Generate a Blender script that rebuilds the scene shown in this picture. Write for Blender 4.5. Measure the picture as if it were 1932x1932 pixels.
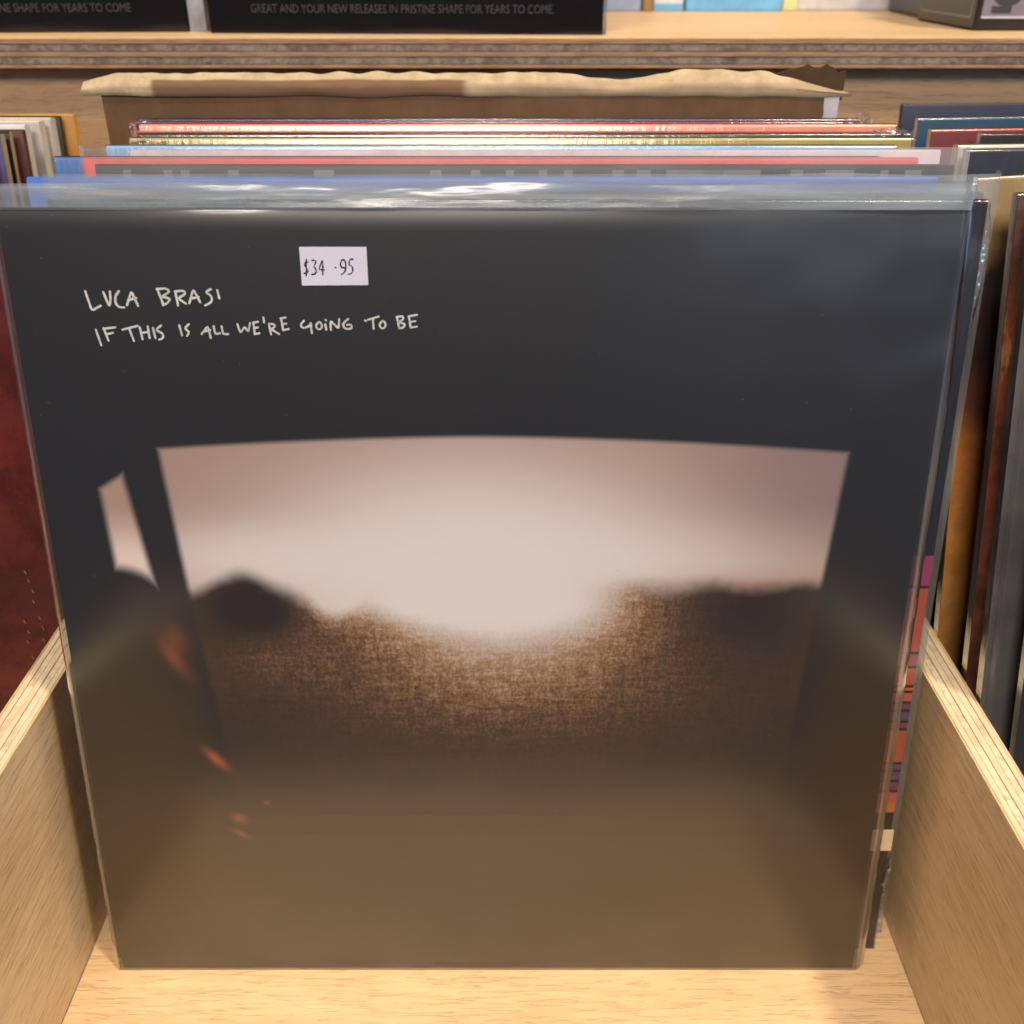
import bpy, math, random
from math import radians as R, sin, cos, tan, pi
from mathutils import Vector, Matrix, noise
random.seed(7)
MM = 0.001
for o in list(bpy.data.objects): bpy.data.objects.remove(o)
S = bpy.context.scene
COL = S.collection

# ------------------------------------------------------------------ camera
cam_data = bpy.data.cameras.new('camera')
cam = bpy.data.objects.new('camera', cam_data); COL.objects.link(cam)
cam.location = (0, -0.277, 0.384)
cam.rotation_euler = (R(90-29.5), 0, 0)
cam_data.sensor_width = 36; cam_data.lens = 36*1878/1932
cam_data.clip_start = 0.01; cam_data.clip_end = 50
cam_data.dof.use_dof = True
cam_data.dof.focus_distance = 0.372
cam_data.dof.aperture_fstop = 11.0
S.camera = cam
S.render.resolution_x = 1024; S.render.resolution_y = 1024

# ------------------------------------------------------------------ light of the shop, plus added fill lamps
W = bpy.data.worlds.new('World'); S.world = W; W.use_nodes = True
bgn = W.node_tree.nodes['Background']
bgn.inputs[0].default_value = (0.86, 0.86, 1.0, 1); bgn.inputs[1].default_value = 0.13
S.view_settings.view_transform = 'Standard'; S.view_settings.look = 'None'
S.view_settings.exposure = 0.0; S.view_settings.gamma = 1
S.cycles.transparent_max_bounces = 48
S.cycles.max_bounces = 10
S.cycles.sample_clamp_indirect = 4.0

def lamp(name, loc, target, size, power, color, shape='DISK', size_y=None):
    d = bpy.data.lights.new(name, 'AREA'); d.shape = shape; d.size = size
    if size_y: d.size_y = size_y
    d.energy = power; d.color = color
    o = bpy.data.objects.new(name, d); COL.objects.link(o)
    o.location = loc
    o.rotation_euler = (Vector(target)-Vector(loc)).to_track_quat('-Z', 'Y').to_euler()
    return o
lamp('ceiling_spot', (0.72, -0.46, 1.85), (0, 0, 0.1), 0.16, 27, (1.0, 0.80, 0.56))
lamp('ceiling_spot', (-0.05, -0.15, 2.2), (0, 0.1, 0.2), 0.26, 13, (1.0, 0.84, 0.64))
lamp('added_front_fill', (-0.25, -1.9, 1.75), (0, 0, 0.2), 1.0, 56, (1.0, 0.88, 0.76), 'RECTANGLE', 0.6)  # added soft fill out of view, brightens the upright front cover
lamp('added_sheen_lamp', (1.15, -3.2, 0.85), (0.1, 0, 0.3), 1.1, 2.0, (0.72, 0.84, 1.0), 'RECTANGLE', 0.7)  # added unseen lamp, there for the cloudy reflections on the cover's upper right
lamp('window_light', (2.4, -1.5, 0.8), (0.1, 0.05, 0.28), 0.8, 19, (0.34, 0.64, 1.0), 'RECTANGLE', 0.9)

# ------------------------------------------------------------------ node helpers
class NT:
    """small wrapper that writes shader maths as python expressions"""
    def __init__(s, name):
        s.m = bpy.data.materials.new(name); s.m.use_nodes = True
        s.t = s.m.node_tree; s.n = s.t.nodes; s.l = s.t.links
        s.p = s.n['Principled BSDF']; s.out = s.n['Material Output']
        tc = s.n.new('ShaderNodeTexCoord'); s.obj = tc.outputs['Object']
        sx = s.n.new('ShaderNodeSeparateXYZ'); s.l.new(s.obj, sx.inputs[0])
        s.x = E(s, sx.outputs[0])*1000; s.y = E(s, sx.outputs[1])*1000; s.z = E(s, sx.outputs[2])*1000
    def put(s, sock, v):
        if isinstance(v, E): v = v.o
        if isinstance(v, bpy.types.NodeSocket): s.l.new(v, sock)
        elif isinstance(v, tuple): sock.default_value = (*v, 1) if len(v) == 3 else v
        else: sock.default_value = v
    def math(s, op, *a):
        n = s.n.new('ShaderNodeMath'); n.operation = op
        for i, v in enumerate(a): s.put(n.inputs[i], v)
        return E(s, n.outputs[0])
    def ss(s, v, a, b, lo=0., hi=1.):
        n = s.n.new('ShaderNodeMapRange'); n.interpolation_type = 'SMOOTHSTEP'
        s.put(n.inputs[0], v)
        for i, q in enumerate((a, b, lo, hi)): s.put(n.inputs[i+1], q)
        return E(s, n.outputs[0])
    def mix(s, f, a, b, blend='MIX'):
        n = s.n.new('ShaderNodeMix'); n.data_type = 'RGBA'; n.blend_type = blend
        s.put(n.inputs[0], f); s.put(n.inputs[6], a); s.put(n.inputs[7], b)
        return n.outputs[2]
    def noise(s, scale, detail=3, rough=.5, vec=(1, 1, 1), dist=0., loc=(0, 0, 0)):
        mp = s.n.new('ShaderNodeMapping'); s.l.new(s.obj, mp.inputs[0])
        mp.inputs['Scale'].default_value = vec; mp.inputs['Location'].default_value = loc
        n = s.n.new('ShaderNodeTexNoise'); s.l.new(mp.outputs[0], n.inputs['Vector'])
        n.inputs['Scale'].default_value = scale; n.inputs['Detail'].default_value = detail
        n.inputs['Roughness'].default_value = rough; n.inputs['Distortion'].default_value = dist
        return E(s, n.outputs[0])
    def ramp(s, f, stops, interp='LINEAR'):
        n = s.n.new('ShaderNodeValToRGB'); n.color_ramp.interpolation = interp
        s.put(n.inputs[0], f); e = n.color_ramp.elements
        while len(e) > 1: e.remove(e[-1])
        e[0].position = stops[0][0]; e[0].color = (*stops[0][1], 1)
        for p, c in stops[1:]:
            k = e.new(p); k.color = (*c, 1)
        return n.outputs[0]
    def bump(s, h, strength=.3, dist=.001):
        n = s.n.new('ShaderNodeBump'); s.put(n.inputs['Height'], h)
        n.inputs['Strength'].default_value = strength; n.inputs['Distance'].default_value = dist
        return n.outputs[0]
    def base(s, color=None, rough=None, spec=None, normal=None, coat=None):
        if color is not None: s.put(s.p.inputs['Base Color'], color)
        if rough is not None: s.put(s.p.inputs['Roughness'], rough)
        if spec is not None: s.put(s.p.inputs['Specular IOR Level'], spec)
        if normal is not None: s.put(s.p.inputs['Normal'], normal)
        if coat is not None: s.put(s.p.inputs['Coat Weight'], coat); s.p.inputs['Coat Roughness'].default_value = .08
        return s.m
class E:
    def __init__(s, t, o): s.t = t; s.o = o
    def __add__(s, b): return s.t.math('ADD', s, b)
    __radd__ = __add__
    def __sub__(s, b): return s.t.math('SUBTRACT', s, b)
    def __rsub__(s, b): return s.t.math('SUBTRACT', b, s)
    def __mul__(s, b): return s.t.math('MULTIPLY', s, b)
    __rmul__ = __mul__
    def __truediv__(s, b): return s.t.math('DIVIDE', s, b)
    def __neg__(s): return s*-1.
    def max(s, b): return s.t.math('MAXIMUM', s, b)
    def min(s, b): return s.t.math('MINIMUM', s, b)

# ------------------------------------------------------------------ materials
def plain(name, c, rough=.5, spec=.5, var=.12, scale=60, coat=None):
    t = NT(name); n = t.noise(scale, 4, .6)
    f = t.ss(n, .3, .7, 1-var, 1+var)
    m = t.mix(1., c, (1, 1, 1), 'MIX')
    h = t.n.new('ShaderNodeHueSaturation'); h.inputs['Color'].default_value = (*c, 1); t.put(h.inputs['Value'], f)
    return t.base(h.outputs[0], rough, spec, t.bump(n, .15, .0004), coat)

def veneer(name, lo, hi, axis, rough=.42, pore=.42):
    """plywood face veneer, grain running along axis 0 (x) or 1 (y)"""
    t = NT(name)
    v = (1, 14, 14) if axis == 0 else (14, 1, 14)
    broad = t.noise(5, 4, .55, (v[0]*.35, v[1]*.35, v[2]*.35), 1.2)
    fine = t.noise(26, 5, .6, v)
    vp = tuple(q*(1.0 if q == 1 else 1.25) for q in v)
    pores = t.noise(85, 2, .5, vp, loc=(.3, .7, .1))
    f = t.ss(broad*.6+fine*.4, .34, .66)
    c = t.mix(f, lo, hi)
    pm = t.ss(pores, .57, .68)
    c = t.mix(pm*pore, c, tuple(q*.42 for q in lo))
    pl = t.ss(t.noise(75, 2, .5, vp, loc=(2.3, 1.7, 4.1)), .60, .72)
    c = t.mix(pl*.3*min(1, pore*2.4), c, (.92, .78, .54))
    blot = t.ss(t.noise(9, 3, .5), .35, .7)
    c = t.mix(blot*.22, c, tuple(q*.72 for q in lo))
    return t.base(c, t.ss(fine, .3, .7, rough-.08, rough+.1), .45, t.bump(fine-pm*1.2, .6, .0005))

def ply_layer(name, c1, c2, axis, endgrain):
    t = NT(name)
    if endgrain:
        n = t.noise(260, 4, .7); m = t.noise(40, 3, .5)
        f = t.ss(n*.6+m*.4, .38, .62)
    else:
        n = t.noise(60, 4, .6, (1, 20, 20) if axis == 0 else (20, 1, 20)); f = t.ss(n, .35, .65)
    c = t.mix(f, c1, c2)
    sp = t.ss(t.noise(330, 2, .6, (.35, 1, 1) if axis == 0 else (1, .35, 1), loc=(5, 2, 1)), .66, .72)
    c = t.mix(sp*(.55 if endgrain else .2), c, tuple(q*.3 for q in c1))
    return t.base(c, .6, .3, t.bump(n, .4, .0003))

def film(name, haze=.03, k=3.0, rough=.09, bump=.25, bscale=30, vec=(1, 1, 1), dist=.0012, tint=(.97, .975, .98), hazecol=(.75, .80, .84)):
    t = NT(name)
    n1 = t.noise(bscale, 3, .5, vec)
    nrm = t.bump(n1, bump, dist)
    fr = t.n.new('ShaderNodeFresnel'); fr.inputs[0].default_value = 1.48; t.l.new(nrm, fr.inputs['Normal'])
    fac = (E(t, fr.outputs[0])*k).min(.92)
    tr = t.n.new('ShaderNodeBsdfTransparent'); tr.inputs[0].default_value = (*tint, 1)
    gl = t.n.new('ShaderNodeBsdfGlossy'); gl.inputs['Roughness'].default_value = rough; t.l.new(nrm, gl.inputs['Normal'])
    df = t.n.new('ShaderNodeBsdfDiffuse'); df.inputs[0].default_value = (*hazecol, 1)
    tl = t.n.new('ShaderNodeBsdfTranslucent'); tl.inputs[0].default_value = (*hazecol, 1)
    md = t.n.new('ShaderNodeMixShader'); md.inputs[0].default_value = .5
    t.l.new(df.outputs[0], md.inputs[1]); t.l.new(tl.outputs[0], md.inputs[2])
    hz = t.ss(t.noise(bscale*.7, 4, .6, vec, loc=(3, 1, 2)), .3, .75, haze*.5, haze*1.5)
    m1 = t.n.new('ShaderNodeMixShader'); t.put(m1.inputs[0], hz)
    t.l.new(tr.outputs[0], m1.inputs[1]); t.l.new(md.outputs[0], m1.inputs[2])
    m2 = t.n.new('ShaderNodeMixShader'); t.put(m2.inputs[0], fac)
    t.l.new(m1.outputs[0], m2.inputs[1]); t.l.new(gl.outputs[0], m2.inputs[2])
    t.l.new(m2.outputs[0], t.out.inputs[0])
    t.n.remove(t.p)
    return t.m

def cover_art():
    """print of the front cover: dark cabin, pale glowing window opening, blurred brown field"""
    t = NT('front_cover_print')
    u = t.x - 10.5; v = t.z          # u: mm from the camera's centre line, v: mm up the cover
    # main opening
    top = 238.6 - t.math('POWER', t.math('ABSOLUTE', u+12), 1.7)*.00145
    warp = (t.noise(8, 2)-.5)*1.2
    le = -125.0 + (233-v)*.085 + t.math('POWER', (233-v).max(0)*.01, 2.)*.9
    ri = 119.3 - (234-v)*.085
    edge = (top-v+warp*.3).min((u-le+warp)*.8).min((ri-u)*.9)
    opening = t.ss(edge, -.9, 1.6)
    # quarter light on the left
    q = ((u+147.8-(219-v)*.06)).min(((-138.6+(224.7-v)*.15)-u)).min((t.math('SQRT', (u+147)*(u+147)+(v-166)*(v-166))-22.)*.6).min(v-172).min((224.9+(u+138.5)*.62)-v)
    quarter = t.ss(q, -1.3, 2.2)
    def blob(cu, cv, ru, rv, p=1.):
        d = t.math('POWER', (u-cu)/ru, 2.) if False else ((u-cu)/ru)*((u-cu)/ru)
        e = ((v-cv)/rv)*((v-cv)/rv)
        return t.math('EXPONENT', (d+e)*-p)
    # sky colours
    pink = (.48, .33, .27); white = (.85, .80, .80); mauve = (.36, .245, .245)
    glow = (blob(-16, 182, 62, 36)*2.2 + blob(-95, 192, 40, 12)*.75 + blob(50, 190, 50, 16)*.45)
    glow = t.math('SUBTRACT', 1., t.math('EXPONENT', glow*-1.6))
    sky = t.mix(t.ss(u, 40, 110), pink, mauve)
    sky = t.mix(t.ss(v, 215, 185)*.8, sky, (.58, .42, .35))
    sky = t.mix(glow, sky, white)
    # ground line
    n = t.noise(30, 4, .6); nbig = t.noise(9, 2, .5, loc=(1, 5, 2))
    ridge = 177.5 + blob(-98, 178, 13, 60)*6.5 + (nbig-.5)*6 + t.ss(u, 16, 44)*4.0 - blob(-67, 170, 9, 60)*7 + blob(-106, 178, 12, 60)*2.5 + blob(76, 178, 7, 60)*2 + blob(104, 178, 9, 60)*1.5 + (t.noise(60, 3, .6, loc=(5, 5, 1))-.5)*5
    soft = blob(-14, 170, 70, 200)*5+2.6
    grd = t.ss((v-ridge+(n-.5)*5)/soft, 1.1, -1.5)
    grain = t.noise(800, 3, .7, (1, 1, .8)); streak = t.noise(230, 4, .7, (.28, 1, 2.0), loc=(4, 2, 6)); vs = t.noise(230, 3, .6, (2.0, 1, .4), loc=(8, 2, 6))
    g = t.ss(grain*.45+streak*.33+vs*.22, .36, .66)
    du = (u+10)/50.; dv = (180.-v).max(0)/18.5
    lit = t.math('EXPONENT', (du*du+dv*dv)*-1.)*1.25
    lit = lit + blob(0, 140, 96, 34)*.34 + blob(-4, 155, 52, 24)*.34 + blob(36, 170, 26, 16)*.16 + blob(-90, 150, 26, 12)*.14 + blob(-67, 180, 9, 10)*1.1 + blob(-45, 176, 14, 9)*.25
    lit = lit + .07 - blob(-96, 171, 14, 9)*.34 - blob(84, 168, 26, 14)*.10
    tex = (g-.5)*(t.ss(lit, .1, .4, .45, 1.)*t.ss(lit, 1.05, .45, .12, 1.))*.5
    lit = (lit+tex*(lit+.10)*1.35).max(0).min(1.2)/1.2
    gcol = t.ramp(lit, [(0, (.020, .012, .008)), (.10, (.040, .021, .011)), (.25, (.105, .050, .022)), (.42, (.26, .132, .056)), (.60, (.48, .31, .18)), (.77, (.68, .57, .50)), (.92, (.82, .76, .75)), (1, (.85, .80, .80))])
    rim = blob(88, 180, 36, 6)*.5
    inside = t.mix(grd, t.mix(rim, sky, (.50, .28, .17)), gcol)
    fade = t.ss(v, 76, 104)
    inside = t.mix(fade, (.028, .018, .010), inside)
    # dark cabin, a little lighter low down, with the driver as a darker shape
    dark = t.mix(t.ss(v, 30, 170), (.030, .019, .009), (.010, .010, .012))
    dark = t.mix(t.ss(n, .2, .8)*.25, dark, (.018, .016, .017))
    qs = t.mix(t.ss(v, 215, 190), (.50, .34, .28), (.84, .72, .66))
    c = t.mix(opening, dark, inside)
    c = t.mix(quarter, c, qs)
    # small orange highlights on the arm beside the pillar
    def spark(cu, cv, ang, ru, rv):
        a = R(ang); du = u-cu; dv = v-cv
        p = (du*cos(a)+dv*sin(a))/ru; r = (dv*cos(a)-du*sin(a))/rv
        return t.math('EXPONENT', (p*p+r*r)*-1.)
    sp = spark(-129, 151, -58, 9, 2.8)*.40 + spark(-127.5, 159, -70, 6, 4)*.3 + spark(-117, 106, -48, 5.5, 2.0)*.9 + spark(-110.5, 78, -30, 3.2, 2.2)*.4 + spark(-110.5, 70.5, -30, 4, 1.4)*.35 + spark(-99, 85.5, 0, 1.4, 1)*.35
    sp = sp * t.ss(n, .25, .6, .55, 1.1)
    c = t.mix(sp.min(1.), c, (.55, .13, .045))
    dust = t.ss(t.noise(900, 0, .5, loc=(9, 9, 9)), .84, .88)
    c = t.mix(dust*.4, c, (.3, .27, .24))
    return t.base(c, .34, .5, t.bump(t.noise(5, 2), .15, .002))

def stripes_print():
    """navy upper part, magenta block, then stacked red, orange and violet bars with dark rules"""
    t = NT('striped_cover_print')
    K=(.012,.008,.012); MG=(.30,.045,.11); RD=(.42,.075,.035); OR=(.52,.14,.03); PK=(.48,.09,.07); PU=(.15,.045,.10); VI=(.09,.055,.15); NV=(.010,.010,.022)
    b = [(0,(.025,.018,.016)),(66,K),(70.3,OR),(75.2,K),(76,PK),(80.5,K),(81.5,PU),(86,K),(87,VI),(90.6,K),(91.4,PU),(94.6,K),(95.4,RD),(110.2,K),(111.4,PU),(114.2,K),(115.2,VI),(118.4,K),(119.4,PU),(123.0,K),(124,PK),(127,K),(128,OR),(129.8,K),(130.6,RD),(139,K),(139.6,MG),(145,K),(145.8,RD),(149,K),(149.8,RD),(173,K),(174,MG),(187,NV)]
    b = [q for q in b]
    v = t.z/315.
    lo = [(p/315., c) for p, c in b if p < 100]; hi = [(p/315., c) for p, c in b if p >= 95.4]
    hi = [(0, RD)]+hi
    c = t.mix(t.ss(t.z, 100, 100.01), t.ramp(v, lo, 'CONSTANT'), t.ramp(v, hi, 'CONSTANT'))
    return t.base(c, .3, .5)

def spine_blocks():
    t = NT('charcoal_cover_print')
    wn = t.n.new('ShaderNodeTexWhiteNoise'); wn.noise_dimensions = '1D'
    t.put(wn.inputs['W'], t.math('FLOOR', t.x/4.3+t.math('SINE', t.x*.045)*2.2+60.3))
    m = t.ss(E(t, wn.outputs[0]), .62, .63) * t.ss(t.z, 312.2, 312.5) * t.ss(t.z, 316.6, 316.4)
    c = t.mix(m*.8, (.055, .06, .07), (.26, .275, .27))
    return t.base(c, .45, .5)

def band_art(name, stops, grunge=.3, spark=None):
    """aged painting print that changes colour up the cover"""
    t = NT(name); n = t.noise(22, 5, .65, (1, 1, .5))
    c = t.ramp(t.z/315.+(n-.5)*.10, stops)
    k = t.ss(t.noise(45, 6, .75), .42, .60)
    c = t.mix(k*grunge, c, tuple(q*.3 for q in stops[0][1]))
    if spark: c = t.mix(t.ss(t.noise(70, 3, .6, (2.2, 1, .5), loc=(3, 3, 3)), .56, .66)*.8, c, spark)
    return t.base(c, .35, .5)

def kraft(name, c, rough=.85):
    t = NT(name); n = t.noise(90, 5, .7, (1, 1, .5)); w = t.noise(7, 3, .5)
    cc = t.mix(t.ss(n, .3, .7), tuple(q*.85 for q in c), tuple(min(1, q*1.1) for q in c))
    cc = t.mix(t.ss(w, .4, .65)*.3, cc, tuple(q*.6 for q in c))
    return t.base(cc, rough, .2, t.bump(n, .3, .0004))

M = {}
M['side'] = veneer('birch_side_veneer', (.56, .375, .185), (.69, .495, .275), 1, .42, .38)
M['floor'] = veneer('birch_floor_veneer', (.65, .42, .21), (.76, .54, .31), 0, .42, .07)
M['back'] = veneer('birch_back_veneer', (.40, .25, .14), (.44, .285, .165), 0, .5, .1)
M['top'] = veneer('birch_shelf_veneer', (.70, .46, .235), (.78, .54, .29), 0, .45, .12)
M['plyA_y'] = ply_layer('face_ply', (.66, .49, .30), (.80, .64, .42), 1, False)
M['plyB_y'] = ply_layer('cross_ply', (.55, .44, .29), (.78, .67, .48), 1, True)
M['plyA_x'] = ply_layer('face_ply_shelf_shaded', (.23, .125, .07), (.36, .215, .125), 0, False)  # face ply darkened: the dim light on the shelf edge is in the colour
M['plyB_x'] = ply_layer('cross_ply_shelf_shaded', (.115, .085, .075), (.25, .20, .175), 0, True)  # cross ply darkened likewise, shade of the shelf edge put into the colour
M['film'] = film('clear_film', .003, 3.4, .23, .3, 9, (1, 1, .45), .004)
M['filmlip'] = film('creased_film', .42, 2.8, .24, .6, 50, (.35, 1, 2.2), .0025, hazecol=(.52, .62, .72))
M['filmedge'] = film('welded_film_edge', .20, 4.8, .17, .6, 70, (2, 1, .25), .001, hazecol=(.62, .60, .60))
M['wrap'] = film('shrink_wrap', .02, 2.1, .15, .16, 110, (6, 1, .5), .001)
M['loose'] = film('loose_sleeve_film', .16, 2.4, .18, .5, 50, (.5, 1, .6), .0015, hazecol=(.66, .66, .64))
M['crumple'] = film('crumpled_wrap', .20, 4.0, .10, 1.0, 160, (1, 1, 1), .002, hazecol=(.85, .84, .80))
M['art'] = cover_art()
M['stripes'] = stripes_print()
M['blocks'] = spine_blocks()
M['ink'] = plain('white_lettering', (.72, .71, .70), .6, .2, .15, 300)
M['label'] = plain('white_price_label', (.46, .46, .57), .6, .3, .03)
M['blueink'] = plain('blue_black_stamp_ink', (.012, .018, .06), .6, .2, .2, 300)
TITLE = [[(-142.6, 288.62), (-141.24, 282.18), (-138.07, 283.8)], [(-136.59, 288.3), (-135.23, 283.47), (-134.47, 285.73), (-134.35, 288.5)], [(-131.34, 288.62), (-132.73, 287.02), (-133.03, 284.77), (-132.24, 283.34), (-130.3, 283.21)], [(-129.21, 283.99), (-127.17, 288.62), (-125.52, 283.73)], [(-128.6, 285.67), (-125.77, 286.38)], [(-118.43, 289.39), (-116.97, 284.12)], [(-118.57, 289.26), (-115.35, 289.58), (-114.31, 288.43), (-117.24, 286.83)], [(-117.24, 286.83), (-114.44, 286.18), (-115.26, 284.77), (-117.12, 283.99)], [(-112.53, 288.62), (-112.1, 283.86)], [(-112.68, 288.5), (-109.71, 288.82), (-109.05, 287.79), (-111.83, 286.25), (-109.41, 284.51)], [(-108.22, 284.64), (-106.41, 289.26), (-104.53, 284.96)], [(-107.59, 286.18), (-104.86, 286.7)], [(-100.56, 289.26), (-102.48, 288.3), (-100.46, 287.02), (-100.53, 285.09), (-102.94, 283.93)], [(-98.44, 288.94), (-98.0, 286.25)]]
LINE2 = [[(-140.84, 275.78), (-139.73, 270.49)], [(-138.13, 276.3), (-137.07, 272.02)], [(-138.29, 276.1), (-134.14, 276.56)], [(-137.63, 274.2), (-135.18, 274.72)], [(-131.87, 275.78), (-126.5, 277.09)], [(-129.56, 276.3), (-128.41, 271.95)], [(-125.9, 276.63), (-125.42, 272.54)], [(-123.15, 276.96), (-122.99, 272.94)], [(-125.76, 274.59), (-123.05, 275.12)], [(-121.44, 276.43), (-121.01, 272.94)], [(-118.58, 277.22), (-120.68, 275.64), (-118.18, 274.46), (-118.38, 272.81), (-119.81, 272.41)], [(-112.45, 277.29), (-111.85, 273.87)], [(-109.19, 277.61), (-110.86, 276.17), (-109.15, 274.99), (-110.22, 273.67)], [(-105.19, 274.33), (-102.79, 277.09), (-102.23, 272.94)], [(-104.65, 275.05), (-102.09, 275.64)], [(-100.83, 276.96), (-100.58, 274.2), (-98.89, 274.59)], [(-98.13, 276.96), (-97.94, 274.2), (-96.15, 274.33)], [(-92.74, 277.61), (-92.03, 274.59), (-90.3, 276.96), (-89.36, 274.92), (-88.43, 278.01)], [(-87.28, 278.27), (-87.17, 274.26)], [(-87.36, 278.14), (-85.75, 278.46)], [(-87.26, 276.3), (-85.92, 276.56)], [(-87.24, 274.26), (-85.63, 274.59)], [(-83.79, 279.9), (-83.67, 278.27)], [(-82.13, 277.74), (-81.63, 274.2)], [(-82.13, 277.74), (-80.16, 277.74), (-80.12, 276.63), (-81.61, 276.1), (-78.86, 274.26)], [(-78.04, 279.57), (-76.31, 279.9)], [(-77.81, 279.18), (-77.43, 275.64)], [(-77.67, 277.61), (-76.2, 277.88)], [(-77.49, 275.64), (-75.55, 276.04)], [(-70.22, 278.79), (-71.63, 277.35), (-70.73, 276.17), (-68.23, 277.09), (-67.96, 278.07)], [(-67.96, 278.07), (-67.81, 274.59)], [(-65.18, 278.4), (-66.37, 277.35), (-65.94, 275.91), (-64.62, 275.91), (-64.01, 277.22), (-64.85, 278.4), (-65.18, 278.4)], [(-63.06, 277.61), (-62.85, 275.78)], [(-62.9, 279.12), (-62.71, 278.92)], [(-61.27, 275.71), (-61.27, 278.92), (-58.61, 276.04), (-58.28, 279.38)], [(-55.26, 279.38), (-57.26, 277.74), (-56.57, 275.97), (-54.06, 276.17), (-54.24, 277.61), (-55.7, 277.42)], [(-49.57, 278.92), (-49.32, 278.73)], [(-48.58, 279.12), (-44.91, 280.23)], [(-46.91, 279.57), (-46.81, 276.1)], [(-43.66, 278.79), (-44.9, 277.61), (-44.43, 276.24), (-43.12, 276.24), (-42.53, 277.61), (-43.27, 278.73), (-43.66, 278.79)], [(-38.75, 280.1), (-38.17, 276.24)], [(-38.88, 280.03), (-36.77, 280.42), (-36.55, 279.31), (-38.42, 278.27)], [(-38.42, 278.27), (-36.07, 277.81), (-36.51, 276.56), (-38.17, 276.24)], [(-34.74, 280.23), (-34.28, 276.5)], [(-34.87, 280.23), (-31.96, 280.81)], [(-34.47, 278.4), (-32.63, 278.66)], [(-34.28, 276.5), (-32.22, 276.83)]]
PRICE = [[(-67.3, 298.14), (-68.33, 298.14), (-68.67, 297.01), (-67.46, 295.74), (-67.67, 294.61), (-68.91, 294.54)], [(-67.88, 299.02), (-68.25, 293.72)], [(-66.1, 298.64), (-64.93, 298.89), (-64.74, 297.82), (-65.72, 296.75), (-64.63, 295.62), (-65.11, 294.23), (-66.41, 294.16)], [(-62.73, 294.04), (-62.4, 299.08), (-64.05, 295.62), (-62.17, 295.62)], [(-58.51, 296.38), (-58.25, 296.38)], [(-55.15, 296.38), (-56.45, 296.25), (-56.76, 297.63), (-56.16, 299.02), (-55.14, 298.89), (-54.85, 297.19), (-55.23, 294.99), (-56.58, 294.1)], [(-52.43, 299.08), (-53.71, 299.08), (-53.96, 297.01), (-52.8, 297.01), (-52.62, 295.49), (-53.2, 294.35), (-54.24, 294.23)]]
STICK = [(-69.97, 303.01), (-47.85, 303.01), (-47.81, 290.67), (-69.9, 290.54)]

# ------------------------------------------------------------------ object helpers
def mesh_obj(name, verts, faces, mat, parent=None, smooth=True, angle=35, mats=None, midx=None):
    me = bpy.data.meshes.new(name)
    me.from_pydata([tuple(c*MM for c in v) for v in verts], [], faces)
    for m in (mats or [mat]): me.materials.append(m)
    if midx: me.polygons.foreach_set('material_index', midx)
    if smooth:
        me.shade_smooth()
        me.set_sharp_from_angle(angle=R(angle))
    me.update()
    o = bpy.data.objects.new(name, me); COL.objects.link(o); o.parent = parent
    return o
def tag(o, label=None, cat=None, group=None, kind=None):
    if label: o['label'] = label
    if cat: o['category'] = cat
    if group: o['group'] = group
    if kind: o['kind'] = kind
    return o
def thing(name, label, cat, loc=(0, 0, 0), rot=(0, 0, 0), group=None):
    o = bpy.data.objects.new(name, None); COL.objects.link(o)
    o.empty_display_size = .02
    o.location = tuple(c*MM for c in loc); o.rotation_euler = rot
    return tag(o, label, cat, group)
def box_data(x0, x1, y0, y1, z0, z1, b=.4):
    """bevelled box: 24 vertices"""
    vs, fs = [], []
    X, Y, Z = (x0, x1), (y0, y1), (z0, z1)
    idx = {}
    for i in (0, 1):
        for j in (0, 1):
            for k in (0, 1):
                sx, sy, sz = (b if i == 0 else -b), (b if j == 0 else -b), (b if k == 0 else -b)
                for ax in range(3):
                    p = [X[i]+sx, Y[j]+sy, Z[k]+sz]; p[ax] = (X[i], Y[j], Z[k])[ax]
                    idx[i, j, k, ax] = len(vs); vs.append(tuple(p))
    def q(*a): fs.append([idx[t] for t in a])
    for s in (0, 1):
        def o_(l): return l if s else l[::-1]
        fs.append([idx[t] for t in o_([(s, 0, 0, 0), (s, 1, 0, 0), (s, 1, 1, 0), (s, 0, 1, 0)])])
        fs.append([idx[t] for t in o_([(0, s, 0, 1), (0, s, 1, 1), (1, s, 1, 1), (1, s, 0, 1)])])
        fs.append([idx[t] for t in o_([(0, 0, s, 2), (1, 0, s, 2), (1, 1, s, 2), (0, 1, s, 2)])])
    for a in (0, 1):
        for c in (0, 1):
            fs.append([idx[t] for t in [(a, c, 0, 0), (a, c, 1, 0), (a, c, 1, 1), (a, c, 0, 1)]])
            fs.append([idx[t] for t in [(a, 0, c, 0), (a, 1, c, 0), (a, 1, c, 2), (a, 0, c, 2)]])
            fs.append([idx[t] for t in [(0, a, c, 1), (1, a, c, 1), (1, a, c, 2), (0, a, c, 2)]])
            for k in (0, 1): fs.append([idx[a, c, k, 0], idx[a, c, k, 1], idx[a, c, k, 2]])
    return vs, fs
def box(name, dims, mat, parent=None, b=.4):
    v, f = box_data(*dims, b=b)
    o = mesh_obj(name, v, f, mat, parent, smooth=False)
    import bmesh
    bm = bmesh.new(); bm.from_mesh(o.data); bmesh.ops.recalc_face_normals(bm, faces=bm.faces); bm.to_mesh(o.data); bm.free()
    return o

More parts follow.
